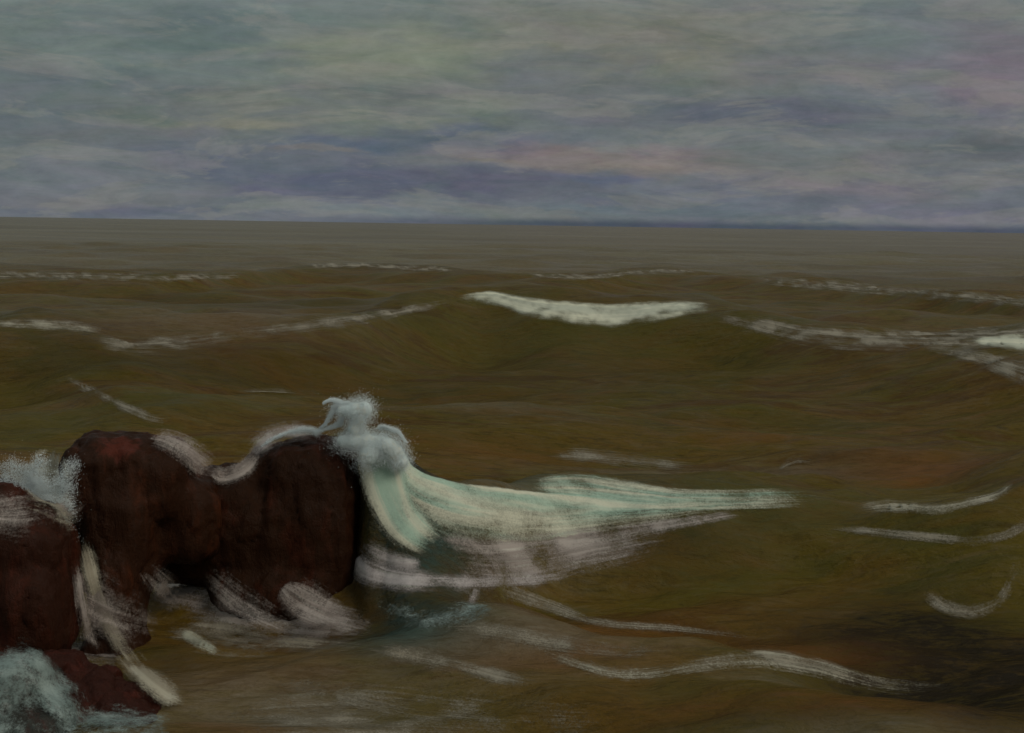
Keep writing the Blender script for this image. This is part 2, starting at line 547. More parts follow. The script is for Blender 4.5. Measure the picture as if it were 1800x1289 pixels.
rr = np.concatenate([np.geomspace(4.0, 60, 620, endpoint=False), np.geomspace(60, 300, 260, endpoint=False),
                     np.geomspace(300, 3000, 90, endpoint=False), np.geomspace(3000, 60000, 24)])
aa = np.linspace(R(-48), R(48), 760)
RR, AA = np.meshgrid(rr, aa, indexing='ij')
X = RR * np.sin(AA)
Y = RR * np.cos(AA)
dr = np.gradient(rr)[:, None] * np.ones_like(RR)
SP = np.maximum(dr, RR * (aa[1] - aa[0]))
Z = sea_h(X, Y, SP)
me = grid_mesh('sea', np.stack([X, Y, Z], -1).reshape(-1, 3), len(rr), len(aa))


def spot(px, py, wx, wy, z=0.2):
    p = at_z(px, py, z)
    p2 = at_z(px + wx, py, z)
    p3 = at_z(px, py - wy, z)
    return np.exp(-(((X - p.x) / max(abs(p2.x - p.x), .01)) ** 2 + ((Y - p.y) / max(abs(p3.y - p.y), .01)) ** 2))


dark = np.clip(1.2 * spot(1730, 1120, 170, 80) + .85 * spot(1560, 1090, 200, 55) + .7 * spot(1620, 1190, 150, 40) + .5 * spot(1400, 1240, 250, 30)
               + 1.1 * spot(705, 960, 90, 50, .4) + .28 * spot(1000, 640, 520, 34, .6) + .35 * spot(300, 660, 300, 20, .4) + .35 * spot(1150, 960, 160, 20) + .4 * spot(300, 1090, 90, 24) + .95 * spot(740, 1078, 120, 34, .2) + .4 * spot(1750, 1250, 90, 30), 0, 1)  # painted shade in the right hollow, wave troughs and boulder pocket
green = np.clip(.9 * spot(720, 1080, 100, 30) + .6 * spot(760, 1010, 90, 25) + .5 * spot(850, 930, 140, 30) + .35 * spot(1150, 880, 250, 18, .8), 0, 1)
sand = np.clip(.5 * spot(430, 1150, 260, 60) + .3 * spot(900, 1120, 200, 40) + .2 * spot(600, 1230, 260, 40) + .3 * spot(1100, 1100, 160, 20), 0, 1)
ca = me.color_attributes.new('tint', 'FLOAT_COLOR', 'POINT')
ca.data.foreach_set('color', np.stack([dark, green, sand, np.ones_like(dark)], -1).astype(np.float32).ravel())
rust = np.clip(.8 * spot(1640, 840, 150, 28) + .6 * spot(1100, 1060, 160, 22) + .5 * spot(1450, 1090, 120, 18) + .5 * spot(1000, 1120, 160, 22) + .5 * spot(420, 1225, 120, 30)
               + .5 * spot(870, 800, 120, 14) + .4 * spot(420, 640, 120, 20) + .4 * spot(1350, 780, 200, 14) + .5 * spot(1500, 1230, 160, 20) + .4 * spot(1200, 1215, 160, 20), 0, 1)
weed = np.clip(.6 * spot(1350, 930, 170, 22) + .6 * spot(300, 755, 200, 16) + .5 * spot(1000, 590, 300, 12, 1.) + .5 * spot(730, 1190, 160, 25) + .5 * spot(1250, 990, 120, 18)
               + .4 * spot(1600, 960, 150, 18) + .5 * spot(960, 1240, 120, 24), 0, 1)
scum = np.clip(.5 * spot(1250, 825, 260, 14) + .45 * spot(780, 750, 160, 12) + .4 * spot(350, 600, 230, 14, 1.) + .5 * spot(900, 1090, 160, 26) + .5 * spot(520, 1190, 200, 36)
               + .5 * spot(1500, 570, 260, 12, 1.) + .4 * spot(930, 960, 120, 22) + .4 * spot(1560, 1270, 250, 20) + .5 * spot(300, 1270, 200, 20) + .3 * spot(1350, 1150, 120, 16), 0, 1)
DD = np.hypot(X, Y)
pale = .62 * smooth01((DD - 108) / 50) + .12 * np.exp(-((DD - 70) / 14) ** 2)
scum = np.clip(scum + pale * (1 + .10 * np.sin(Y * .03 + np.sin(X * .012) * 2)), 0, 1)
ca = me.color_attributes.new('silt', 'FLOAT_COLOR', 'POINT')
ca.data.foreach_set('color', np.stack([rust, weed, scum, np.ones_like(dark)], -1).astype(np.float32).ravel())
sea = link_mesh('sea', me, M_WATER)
tag(sea, kind='structure')


# ------------------------------------------------------------------ rocks
def blob_mesh(name, ells, voxel, square=1.0):
    """one closed skin round a set of ellipsoids (centre, radii)"""
    bm = bmesh.new()
    for (c, r) in ells:
        new = bmesh.ops.create_icosphere(bm, subdivisions=4, radius=1.0)['verts']
        for w in new:
            w.co = Vector([math.copysign(abs(k) ** square, k) for k in w.co])
        bmesh.ops.transform(bm, matrix=Matrix.Translation(c) @ Matrix.Diagonal((*r, 1)), verts=new)
    me = bpy.data.meshes.new(name + '_base')
    bm.to_mesh(me)
    bm.free()
    o = bpy.data.objects.new(name + '_base', me)
    COL.objects.link(o)
    md = o.modifiers.new('remesh', 'REMESH')
    md.mode = 'VOXEL'
    md.voxel_size = voxel
    md2 = o.modifiers.new('smooth', 'SMOOTH')
    md2.iterations = 14
    dg = bpy.context.evaluated_depsgraph_get()
    res = bpy.data.meshes.new_from_object(o.evaluated_get(dg))
    bpy.data.objects.remove(o)
    bpy.data.meshes.remove(me)
    res.name = name
    return res


def displace(me, amp, freq, vert=0.55, seed=0.0):
    n = len(me.vertices)
    nor = [v.normal.copy() for v in me.vertices]
    off = Vector((seed, seed * 1.7, -seed))
    for i, v in enumerate(me.vertices):
        p = v.co
        q = Vector((p.x * freq, p.y * freq, p.z * freq * vert)) + off
        a = mnoise.fractal(q * .8, 0.9, 2.1, 4)
        g = mnoise.fractal(Vector((p.x * freq * 3.2, p.y * freq * 3.2, p.z * freq * .7)) + off, .8, 2.2, 5)
        k = abs(mnoise.noise(Vector((p.x * freq * 1.5, p.y * freq * 1.5, p.z * freq * .8)) + off * 2 + Vector((a, g, 0)) * .3))
        crack = max(0.0, 1 - k / .07)
        lay = mnoise.noise(Vector((p.x * .5, p.y * .5, p.z * freq * 4.5)) + off + Vector((0, 0, a)))
        v.co = p + nor[i] * amp * (a * 0.5 + g * .48 + lay * .22 - crack * .5)
    me.update()


def px_ell(px, py, dist, rx, ry, rd):
    c = at_dist(px, py, dist)
    s = dist / F
    return (c, (rx * s, rd, ry * s))


ROCKS = []


def rock(name, label, ells, mat, amp=0.16, voxel=0.07, seed=0.0, group=None):
    e = [px_ell(*t) for t in ells]
    base = Vector((sum(c.x for c, r in e) / len(e), sum(c.y for c, r in e) / len(e), 0))
    e = [(c - base, r) for c, r in e]
    me = blob_mesh(name, e, voxel, 0.66)
    displace(me, amp, 1.15, 0.6, seed)
    o = link_mesh(name, me, mat)
    o.location = base
    tag(o, label, 'rock', group)
    ROCKS.append(o)
    return o


DARK, RED, GRY = (0.016, 0.0075, 0.0045), (0.045, 0.012, 0.007), (0.055, 0.038, 0.034)
pb = at_dist(212, 775, 16.6)
M_R1 = rock_material('dark_wet_rock', (0.0230, 0.0078, 0.0022), (0.048, 0.0115, 0.0040), (0.026, 0.012, 0.010))
M_R2 = rock_material('brown_streaked_rock', (0.029, 0.0105, 0.0042), (0.064, 0.018, 0.007), (0.048, 0.030, 0.024), (pb.x, pb.y, pb.z, .38), (0.10, 0.022, 0.012))
M_R3 = rock_material('red_brown_rock', (0.029, 0.0092, 0.0042), (0.066, 0.015, 0.007), (0.048, 0.027, 0.018))
M_R4 = rock_material('red_ledge_rock', (0.034, 0.010, 0.006), (0.066, 0.015, 0.009), (0.05, 0.036, 0.024))
M_R5 = rock_material('teal_grey_rock', (0.040, 0.040, 0.034), (0.065, 0.024, 0.018), (0.13, 0.17, 0.15))

rock_c = rock('rock', 'broad dark boulder with rounded right end beside the white spray plume',
              [(545, 868, 18.6, 88, 102, 1.0), (500, 860, 18.7, 80, 82, .9), (470, 935, 18.5, 140, 96, 1.1), (566, 940, 18.4, 70, 105, 1.0),
               (385, 925, 18.5, 96, 98, 1.1), (400, 885, 18.4, 84, 66, .9), (320, 950, 18.4, 70, 75, .8), (600, 900, 18.5, 36, 70, .7), (590, 1000, 18.3, 46, 60, .8), (500, 1020, 18.3, 125, 55, 1.2), (480, 1130, 18.3, 170, 80, 1.4)], M_R1, seed=2.0, amp=.12)
rock_b = rock('rock', 'brown hump-topped rock with red patch on its crown, left of the broad boulder',
              [(178, 842, 17.0, 60, 82, .8), (225, 835, 17.2, 80, 76, .8), (280, 845, 17.3, 66, 76, .8), (320, 905, 17.6, 76, 84, .8), (215, 940, 16.9, 70, 120, .8),
               (212, 1040, 16.5, 42, 100, .6), (205, 1180, 16.3, 60, 80, .7)], M_R2, seed=5.0, amp=.12)
rock_a = rock('rock', 'tall red-brown rock cut by the left edge of the view',
              [(55, 985, 15.4, 62, 100, .7), (70, 1070, 15.2, 62, 90, .8), (-30, 960, 15.5, 90, 120, .9), (95, 1000, 15.4, 36, 90, .6), (20, 1180, 15.1, 90, 90, .9)],
              M_R3, seed=9.0, amp=.12)
rock_f = rock('rock', 'low reddish ledge awash at the foot of the tall left rock',
              [(100, 1170, 14.0, 44, 30, .35), (140, 1212, 13.8, 62, 34, .5), (215, 1232, 13.7, 46, 18, .45), (180, 1262, 13.6, 110, 34, .7), (120, 1240, 13.5, 60, 30, .4)], M_R4, voxel=.04,
              seed=13.0, amp=.13)
rock_t = rock('rock', 'foam-mottled teal boulder in the lower left corner',
              [(25, 1225, 12.9, 56, 72, .5), (-40, 1240, 12.9, 80, 90, .6), (50, 1290, 12.7, 80, 60, .6)], M_R5, voxel=.05, seed=17.0, amp=.07)

bpy.context.view_layer.update()


# ------------------------------------------------------------------ froth lying on the water and the rocks
def catmull(pts, n):
    p = np.array(pts, float)
    seg = np.hypot(*np.diff(p[:, :2], axis=0).T)
    s = np.concatenate([[0], np.cumsum(seg)])
    t = np.linspace(0, s[-1], n)
    if len(p) < 3:
        return np.stack([np.interp(t, s, p[:, k]) for k in range(p.shape[1])], -1)
    return np.stack([cinterp(t, s, p[:, k]) for k in range(p.shape[1])], -1)


def hit(px, py, targets):
    d = ray(px, py)
    best = None
    for o in targets:
        inv = o.matrix_world.inverted()
        lo = inv @ CAM_LOC
        ok, loc, nor, _ = o.ray_cast(lo, (inv.to_3x3() @ d).normalized())
        if ok:
            p = o.matrix_world @ loc
            q = (p - CAM_LOC).length
            if best is None or q < best[0]:
                best = (q, p, (o.matrix_world.to_3x3() @ nor).normalized())
    return best


def biggest(k):
    lab = np.zeros(k.shape, int)
    best, n = 0, 0
    cnt = {0: 0}
    for s0 in zip(*np.nonzero(k)):
        if lab[s0]:
            continue
        n += 1
        todo = [s0]
        lab[s0] = n
        c = 0
        while todo:
            a, b = todo.pop()
            c += 1
            for q in ((a + 1, b), (a - 1, b), (a, b + 1), (a, b - 1)):
                if 0 <= q[0] < k.shape[0] and 0 <= q[1] < k.shape[1] and k[q] and not lab[q]:
                    lab[q] = n
                    todo.append(q)
        cnt[n] = c
    m = max(cnt, key=cnt.get)
    return lab == m if m else k


def froth(name, label, cat, top, bot, dens, mat, nu=90, nv=16, lift=0.03, on=None, group=None, ends=(0.2, 0.2), edge=(0.5, 0.5), jump=1.6, grow=1.35, torn=.6):
    """a sheet of froth between two curves, draped on what lies below it"""
    targets = on or [sea]
    T = catmull(top, nu)
    B = catmull(bot, nu)
    if grow:
        mid = (T + B) / 2
        T = mid + (T - mid) * grow
        B = mid + (B - mid) * grow
    dist = np.full((nv, nu), np.nan)
    dirs = np.zeros((nv, nu, 3))
    nm = np.zeros((nv, nu, 3))
    for i in range(nu):
        for j in range(nv):
            f = j / (nv - 1)
            p = T[i] * (1 - f) + B[i] * f
            dirs[j, i] = ray(*p)
            h = hit(*p, targets)
            if h:
                dist[j, i] = h[0]
                nm[j, i] = h[2]
    ok = ~np.isnan(dist)
    d = np.where(ok, dist, np.nanmedian(dist))
    if len(targets) > 1:
        # falling water bridges the gaps between rocks: nearest surface, evened out
        for _ in range(3):
            e = np.pad(d, 1, mode='edge')
            d = np.min([e[1 + a:1 + a + nv, 1 + b:1 + b + nu] for a in (-1, 0, 1) for b in (-1, 0, 1)], axis=0)
        for _ in range(10):
            e = np.pad(d, 1, mode='edge')
            d = np.mean([e[1 + a:1 + a + nv, 1 + b:1 + b + nu] for a in (-1, 0, 1) for b in (-1, 0, 1)], axis=0)
        ok[:] = True
        nm = -dirs * .6 + np.array([0, 0, .4])
    co = np.array(CAM_LOC) + dirs * d[..., None]
    uu = np.linspace(0, 1, nu)[None, :] * np.ones((nv, 1))
    vv = np.linspace(0, 1, nv)[:, None] * np.ones((1, nu))
    dn = smooth01(uu / max(ends[0], 1e-3)) * smooth01((1 - uu) / max(ends[1], 1e-3)) * smooth01(vv / edge[0]) * smooth01((1 - vv) / edge[1])
    if callable(dens):
        dn = dn * np.vectorize(dens)(uu, vv)
    else:
        dn = dn * dens
    wob = np.array([[mnoise.fractal(Vector(co[j, i]) * 1.1 + Vector((0, 0, 7)), .8, 2.1, 4) for i in range(nu)] for j in range(nv)])
    dn = np.clip(dn * (1 + torn * wob), 0, 2)
    lump = np.array([[mnoise.fractal(Vector(co[j, i]) * 3.0, .8, 2.1, 3) for i in range(nu)] for j in range(nv)])
    off = 0.006 + lift * 0.5 * np.minimum(dn, 1.0) * (0.9 + 0.6 * lump)
    co = co + nm * off[..., None]
    # drop faces that would bridge a gap in depth
    dist = np.linalg.norm(co - np.array(CAM_LOC), axis=-1)
    q = np.stack([dist[:-1, :-1], dist[:-1, 1:], dist[1:, 1:], dist[1:, :-1]], -1)
    okq = ok[:-1, :-1] & ok[:-1, 1:] & ok[1:, 1:] & ok[1:, :-1]
    keep = (okq & ((q.max(-1) - q.min(-1)) < jump * np.maximum(q.min(-1) / 18.0, .6) ** 2)).ravel()
    keep = biggest(keep.reshape(nv - 1, nu - 1)).ravel()
    me = grid_mesh(name, co.reshape(-1, 3), nv, nu, keep)
    us = used_of(nv, nu, keep)
    at = me.attributes.new('dens', 'FLOAT', 'POINT')
    at.data.foreach_set('value', dn.ravel()[us].astype(np.float32))
    du = np.concatenate([[0], np.cumsum(np.linalg.norm(np.diff(co[nv // 2], axis=0), axis=-1))])
    wd = np.median(np.linalg.norm(co[-1] - co[0], axis=-1))
    sc = max(np.median(dist) / 18.0, .7)
    k = random.random() * 20
    fu = np.stack([np.broadcast_to(du / sc + k, (nv, nu)), vv * wd / (sc * max(1.0, wd / sc / 1.6)) + k], -1).reshape(-1, 2)[us]
    uvl = me.uv_layers.new(name='flow')
    li = np.empty(len(me.loops), np.int32)
    me.loops.foreach_get('vertex_index', li)
    uvl.data.foreach_set('uv', fu[li].astype(np.float32).ravel())
    o = link_mesh(name, me, mat)
    tag(o, label, cat, group)
    return o


def band(path):
    """(x, y, width) centre line -> the two edges"""
    p = np.array(path, float)
    d = np.gradient(p[:, :2], axis=0)
    d /= np.linalg.norm(d, axis=1)[:, None]
    nrm = np.stack([-d[:, 1], d[:, 0]], -1)
    w = p[:, 2:3] / 2
    return (p[:, :2] - nrm * w).tolist(), (p[:, :2] + nrm * w).tolist()


def streak(name, label, cat, path, dens, mat, **kw):
    t, b = band(path)
    kw.setdefault('grow', 2.7)
    kw.setdefault('ends', (.32, .32))
    return froth(name, label, cat, t, b, dens, mat, **kw)


ALLR = [sea] + ROCKS
# far and middle waves
froth('whitecap', 'brightest cream whitecap sagging across the crest of the middle wave', 'whitecap',
      [(780, 522), (860, 512), (920, 522), (1000, 530), (1080, 534), (1160, 530), (1240, 532), (1290, 545)],
      [(780, 534), (870, 542), (930, 562), (1000, 574), (1080, 578), (1150, 570), (1220, 556), (1290, 553)], lambda a, b: .70 + .22 * math.sin(a * 3.14), M_CREAM, nu=150, nv=24, lift=.10,
      ends=(.16, .2), edge=(.3, .5), grow=1.3)
froth('foam_streak', 'long grey froth trailing right from the middle whitecap', 'foam streak',
      [(1220, 540), (1320, 550), (1420, 566), (1560, 572), (1700, 568), (1830, 560), (2080, 552)],
      [(1220, 566), (1320, 588), (1420, 612), (1560, 622), (1700, 624), (1830, 610), (2080, 588)], .84, M_GREY, nu=180, nv=34, lift=.05, ends=(.1, .25), grow=1.7)
froth('whitecap', 'pale yellowish whitecap at the right edge beyond the trough', 'whitecap',
      [(1690, 594), (1740, 588), (1840, 580), (2000, 574)], [(1690, 606), (1750, 614), (1840, 622), (2000, 606)], 1.0, M_CREAM, nu=80, nv=14, lift=.09, ends=(.15, .4))
froth('foam_streak', 'grey froth sliding down the wave face below the right edge whitecap', 'foam streak',
      [(1580, 598), (1700, 610), (1840, 622), (1960, 640)], [(1580, 616), (1720, 646), (1840, 705), (1960, 740)], .9, M_GREY, nu=110, nv=24, lift=.05, ends=(.2, .35), grow=1.7)
froth('whitecap', 'small pale whitecap at the left edge on the middle wave', 'whitecap',
      [(-220, 556), (-40, 560), (80, 558), (150, 562), (215, 578)], [(-220, 572), (-40, 578), (80, 586), (160, 594), (215, 590)], .85, M_PALE, nu=110, nv=16, lift=.08, ends=(.3, .2))
froth('foam_streak', 'broad brownish grey froth trailing right from the left edge whitecap', 'foam streak',
      [(90, 575), (250, 588), (420, 575), (600, 556), (720, 540)], [(90, 600), (250, 626), (380, 608), (600, 578), (720, 556)], .74, M_GREY, nu=130, nv=28, lift=.05, grow=1.8)
streak('foam_streak', 'thin froth line climbing to the middle whitecap from the left', 'foam streak',
       [(470, 578, 14), (600, 566, 16), (720, 545, 16), (840, 522, 14)], .85, M_GREY, nu=110, nv=12, lift=.05)
froth('foam_streak', 'far pale froth along the left end of the farthest wave', 'foam streak',
      [(-280, 470), (-40, 474), (150, 476), (300, 478), (420, 476), (520, 480)], [(-280, 488), (-40, 492), (150, 496), (300, 498), (420, 494), (520, 490)], .8, M_GREY, nu=140, nv=14, lift=.08, ends=(.2, .2), grow=1.7)
froth('foam_streak', 'far grey froth on the small rise left of the middle whitecap', 'foam streak',
      [(500, 464), (600, 458), (720, 463), (840, 472)], [(500, 480), (600, 474), (720, 480), (840, 482)], .85, M_GREY, nu=100, nv=14, lift=.08, grow=1.6)
froth('foam_streak', 'far grey froth just behind the middle whitecap', 'foam streak',
      [(880, 474), (1040, 480), (1150, 470), (1260, 474)], [(880, 490), (1040, 494), (1150, 484), (1260, 486)], .85, M_GREY, nu=100, nv=14, lift=.08, grow=1.6)
froth('foam_streak', 'far grey froth along the right end of the farthest wave', 'foam streak',
      [(1240, 474), (1400, 482), (1600, 500), (1840, 516), (2080, 540)], [(1240, 496), (1400, 514), (1600, 530), (1840, 552), (2080, 572)], .8, M_GREY, nu=170, nv=22, lift=.08, ends=(.2, .25), grow=1.4)
# between the middle wave and the surge
streak('foam_streak', 'thin pale curved froth line above the hump topped rock', 'foam streak',
       [(85, 652, 8), (150, 682, 12), (220, 716, 14), (285, 738, 14), (330, 730, 8)], .85, M_GREY, nu=90, nv=9, lift=.03)
streak('foam_streak', 'faint froth line level with the top of the spray', 'foam streak',
       [(370, 692, 12), (470, 690, 14), (560, 694, 14), (640, 688, 10)], .65, M_GREY, nu=80, nv=9, lift=.03)
streak('foam_curl', 'small grey curl of froth alone on brown water right of centre', 'foam curl',
       [(1350, 834, 6), (1372, 822, 12), (1400, 810, 16), (1432, 814, 14), (1456, 828, 6)], .7, M_GREY, nu=60, nv=10, lift=.05)
streak('foam_streak', 'faint froth crossing the brown water above the green surge', 'foam streak',
       [(900, 806, 12), (980, 800, 18), (1080, 806, 20), (1180, 818, 18), (1290, 822, 10)], .75, M_GREY, nu=90, nv=10, lift=.03)
# the surge that sweeps right from the boulder
froth('foam_surge', 'thick cream and green surge pouring right from the spray plume', 'foam surge',
      [(650, 768), (700, 786), (728, 822), (790, 846), (880, 858), (1000, 872), (1150, 886), (1300, 884), (1420, 876)],
      [(622, 800), (634, 868), (668, 925), (740, 985), (830, 1014), (930, 1010), (1070, 960), (1230, 918), (1420, 892)],
      lambda a, b: 1.12 - .42 * a - .3 * b, M_GREEN, nu=220, nv=46, lift=.07, on=[sea], ends=(.01, .3), edge=(.05, .7), grow=1.04, torn=.3)
streak('foam_surge', 'steep pale green fall of water against the right end of the broad boulder', 'foam surge',
       [(662, 775, 60), (672, 820, 74), (686, 870, 78), (716, 925, 70), (790, 975, 50)], lambda a, b: 1.45 - .3 * a, M_GREEN, nu=90, nv=24, lift=.06, on=ALLR, ends=(.03, .35), edge=(.35, .35), grow=1.5, torn=.25)
froth('foam_surge', 'flat mint green lobe of froth on the back of the surge', 'foam surge',
      [(900, 846), (960, 830), (1010, 822), (1090, 832), (1200, 850), (1360, 852), (1560, 856)],
      [(900, 866), (980, 882), (1080, 894), (1200, 902), (1320, 900), (1430, 896), (1560, 890)], lambda a, b: .95 - .42 * a, M_GREEN, nu=170, nv=30, lift=.05, on=[sea], ends=(.15, .4), edge=(.35, .12), grow=1.0, torn=.3, jump=4)
froth('foam_streak', 'ragged grey fringe of froth hanging under the green surge', 'foam streak',
      [(700, 905), (840, 925), (980, 915), (1150, 905), (1350, 885)], [(720, 965), (850, 1000), (1000, 985), (1150, 950), (1350, 905)], .95, M_DIM, nu=150, nv=26,
      lift=.04, on=[sea])
streak('foam_streak', 'bright curved hem of froth at the foot of the surge', 'foam streak',
       [(624, 978, 22), (642, 1004, 34), (700, 1022, 30), (790, 1026, 26), (880, 1022, 26), (960, 1018, 22), (1060, 1008, 10)],
       lambda a, b: .95 - .48 * a, M_MAUVE, nu=150, nv=14, lift=.07, on=[sea], ends=(.02, .25))
streak('foam_streak', 'upper curved froth line looping inside the bright hem', 'foam streak',
       [(622, 935, 12), (644, 962, 24), (690, 985, 26), (735, 988, 18), (752, 968, 8)], .75, M_MAUVE, nu=90, nv=12, lift=.06, on=[sea])
streak('foam_streak', 'short upright fleck of froth below the bright hem', 'foam streak',
       [(836, 1026, 8), (834, 1046, 16), (822, 1068, 10)], .75, M_MAUVE, nu=40, nv=10, lift=.05, on=[sea])
# right side
streak('foam_streak', 'bright broken froth line curving up to the right edge', 'foam streak',
       [(1470, 906, 12), (1560, 892, 20), (1640, 895, 18), (1700, 886, 14), (1760, 868, 12), (1792, 838, 12)], .8, M_PALE, nu=120, nv=12, lift=.05, ends=(.25, .1))
streak('foam_streak', 'sagging pale froth line below the bright right hand line', 'foam streak',
       [(1400, 925, 10), (1540, 936, 12), (1640, 946, 12), (1710, 951, 14), (1770, 940, 14), (1815, 915, 14), (1900, 880, 10)], .85, M_GREY, nu=140, nv=10, lift=.04, ends=(.25, .2))
streak('foam_curl', 'curved grey hook of froth round the dark hollow at right', 'foam curl',
       [(1610, 1020, 10), (1640, 1055, 18), (1690, 1076, 20), (1745, 1064, 18), (1778, 1020, 16), (1795, 960, 16)], .9, M_GREY, nu=110, nv=12, lift=.03, ends=(.22, .2))
# foreground
streak('foam_streak', 'thin froth line sloping right across the brown foreground slope', 'foam streak',
       [(850, 1028, 22), (900, 1044, 22), (960, 1064, 18), (1050, 1094, 14), (1200, 1107, 11), (1400, 1130, 8)], lambda a, b: .95 - .2 * a, M_GREY, nu=150, nv=11, lift=.03, ends=(.1, .3), torn=.4)
streak('foam_streak', 'pale froth line arching over the nearest hump of water', 'foam streak',
       [(870, 1118, 30), (960, 1150, 26), (1060, 1182, 18), (1140, 1186, 18), (1230, 1170, 22), (1330, 1160, 24), (1430, 1174, 24), (1550, 1206, 22), (1690, 1214, 18), (1800, 1216, 12)],
       lambda a, b: .80 + .2 * math.exp(-((a - .52) / .13) ** 2), M_PALE, nu=200, nv=13, lift=.03, ends=(.2, .3), torn=.4)
# cascades on and below the rocks
streak('cascade', 'white water streaming down between the tall left rock and the hump topped rock', 'cascade',
       [(138, 925, 16), (152, 975, 22), (168, 1040, 20), (192, 1100, 22), (232, 1165, 28), (290, 1218, 30), (350, 1250, 14)],
       lambda a, b: 1.05, M_PALE, nu=170, nv=16, lift=.04, on=ALLR, ends=(.2, .15), torn=.5)
streak('cascade', 'thin short rivulet curving down beside the long white fall at left', 'cascade',
       [(128, 960, 12), (140, 1030, 18), (150, 1095, 22), (168, 1150, 24), (190, 1185, 12)], .72, M_DIM, nu=110, nv=14, lift=.03, on=ALLR, ends=(.3, .3), torn=.8)
froth('foam_wash', 'hazy white wash pouring into the cleft above the tall left rock', 'foam wash',
      [(28, 830), (70, 795), (105, 800), (150, 810)], [(20, 920), (75, 965), (125, 985), (165, 960)], 1.35, M_PALE, nu=60, nv=60, lift=.05, on=ALLR, ends=(.4, .4), edge=(.3, .7), torn=.9)
streak('cascade', 'white tongue of water sliding off the right shoulder of the hump topped rock', 'cascade',
       [(238, 768, 10), (285, 772, 26), (330, 792, 34), (366, 818, 36), (396, 836, 16)], .8, M_DIM, nu=80, nv=14, lift=.05, on=ROCKS)
streak('cascade', 'thin white wash over the upper left edge of the broad boulder', 'cascade',
       [(420, 812, 10), (445, 790, 26), (475, 770, 26), (520, 758, 22), (575, 762, 12)], .85, M_MAUVE, nu=80, nv=12, lift=.05, on=ROCKS)
streak('foam_streak', 'brownish froth running from the gap below the two rocks', 'foam streak',
       [(335, 985, 14), (370, 1015, 40), (420, 1058, 52), (480, 1092, 40), (540, 1120, 20)], .72, M_DIM, nu=90, nv=16, lift=.05, on=ALLR)
streak('foam_streak', 'bright lump of froth at the foot of the broad boulder', 'foam streak',
       [(492, 1030, 16), (512, 1050, 46), (560, 1076, 48), (620, 1100, 36), (700, 1126, 16)], lambda a, b: 1.0 - .4 * a, M_DIM, nu=90, nv=16, lift=.06, on=ALLR, ends=(.05, .3))
streak('foam_streak', 'small pale froth in the notch right of the hump topped rock', 'foam streak',
       [(242, 985, 16), (265, 1010, 36), (300, 1045, 40), (345, 1080, 20)], .7, M_DIM, nu=60, nv=14, lift=.05, on=ALLR)
froth('foam_streak', 'thin brown scum spread over shallow water before the boulder', 'foam streak',
      [(250, 1060), (380, 1050), (520, 1090), (700, 1130)], [(260, 1150), (400, 1180), (540, 1170), (700, 1160)], .8, M_GREY, nu=130, nv=40, lift=.02, on=[sea])
streak('foam_streak', 'sharp cream fleck on the shallows beside the reddish ledge', 'foam streak',
       [(308, 1104, 6), (335, 1122, 16), (368, 1140, 12), (398, 1154, 5)], .85, M_CREAM, nu=60, nv=10, lift=.04, on=[sea])
froth('foam_streak', 'white churned froth behind the reddish ledge', 'foam streak',
      [(105, 1110), (150, 1105), (215, 1130)], [(105, 1180), (150, 1195), (225, 1185)], .8, M_DIM, nu=50, nv=26, lift=.05, on=[sea])
froth('foam_streak', 'teal froth filling the lower left corner below the boulder', 'foam streak',
      [(-20, 1130), (50, 1120), (120, 1175), (200, 1240)], [(-20, 1300), (40, 1300), (100, 1300), (170, 1300)], lambda a, b: .62 + .3 * b, M_TEAL, nu=80, nv=50, lift=.04, on=ALLR,
      ends=(.01, .45), edge=(.35, .01), torn=.9)


froth('foam_wash', 'pale grey wash veiling the upper part of the tall left rock', 'foam wash',
      [(-30, 850), (40, 820), (110, 800), (160, 790)], [(-30, 960), (60, 985), (140, 960), (190, 900)], .62, M_DIM, nu=70, nv=40, lift=.04, on=ALLR, ends=(.1, .3))
froth('foam_wash', 'wide grey wash on the shallows under the broad boulder', 'foam wash',
      [(235, 985), (350, 990), (470, 1030), (600, 1060), (720, 1090)], [(235, 1110), (350, 1150), (470, 1170), (600, 1170), (720, 1150)],
      lambda a, b: 1.0 - .3 * b, M_DIM, nu=140, nv=50, lift=.02, on=[sea], ends=(.15, .3), edge=(.25, .6))
froth('foam_wash', 'pale swirling wash filling the gap between the two left rocks', 'foam wash',
      [(128, 960), (170, 950), (235, 1000), (300, 1060)], [(120, 1150), (170, 1200), (250, 1190), (330, 1160)], .62, M_DIM, nu=70, nv=40, lift=.03, on=ALLR, ends=(.2, .4))
froth('foam_wash', 'blue grey swirl of wash in the dark eddy right of the broad boulder', 'foam wash',
      [(630, 1035), (720, 1040), (820, 1040), (900, 1050)], [(630, 1110), (720, 1130), (820, 1110), (900, 1085)], .55, M_TEAL, nu=90, nv=30, lift=.02, on=[sea])
froth('foam_wash', 'low teal grey wash lapping over the front of the reddish ledge', 'foam wash',
      [(70, 1200), (140, 1225), (230, 1235), (330, 1240)], [(70, 1300), (140, 1300), (230, 1300), (330, 1290)], .7, M_TEAL, nu=80, nv=30, lift=.03, on=ALLR, edge=(.5, .1))
streak('cascade', 'pale water lying in the saddle between the hump topped rock and the broad boulder', 'cascade',
       [(350, 812, 14), (390, 836, 26), (425, 826, 24), (450, 800, 18), (462, 776, 10)], .8, M_DIM, nu=70, nv=14, lift=.04, on=ROCKS)
streak('foam_streak', 'blue grey froth swept from the boulder corner under the bright hem', 'foam streak',
       [(620, 1045, 20), (680, 1075, 34), (760, 1085, 30), (850, 1070, 18)], .7, M_TEAL, nu=80, nv=14, lift=.03, on=[sea])
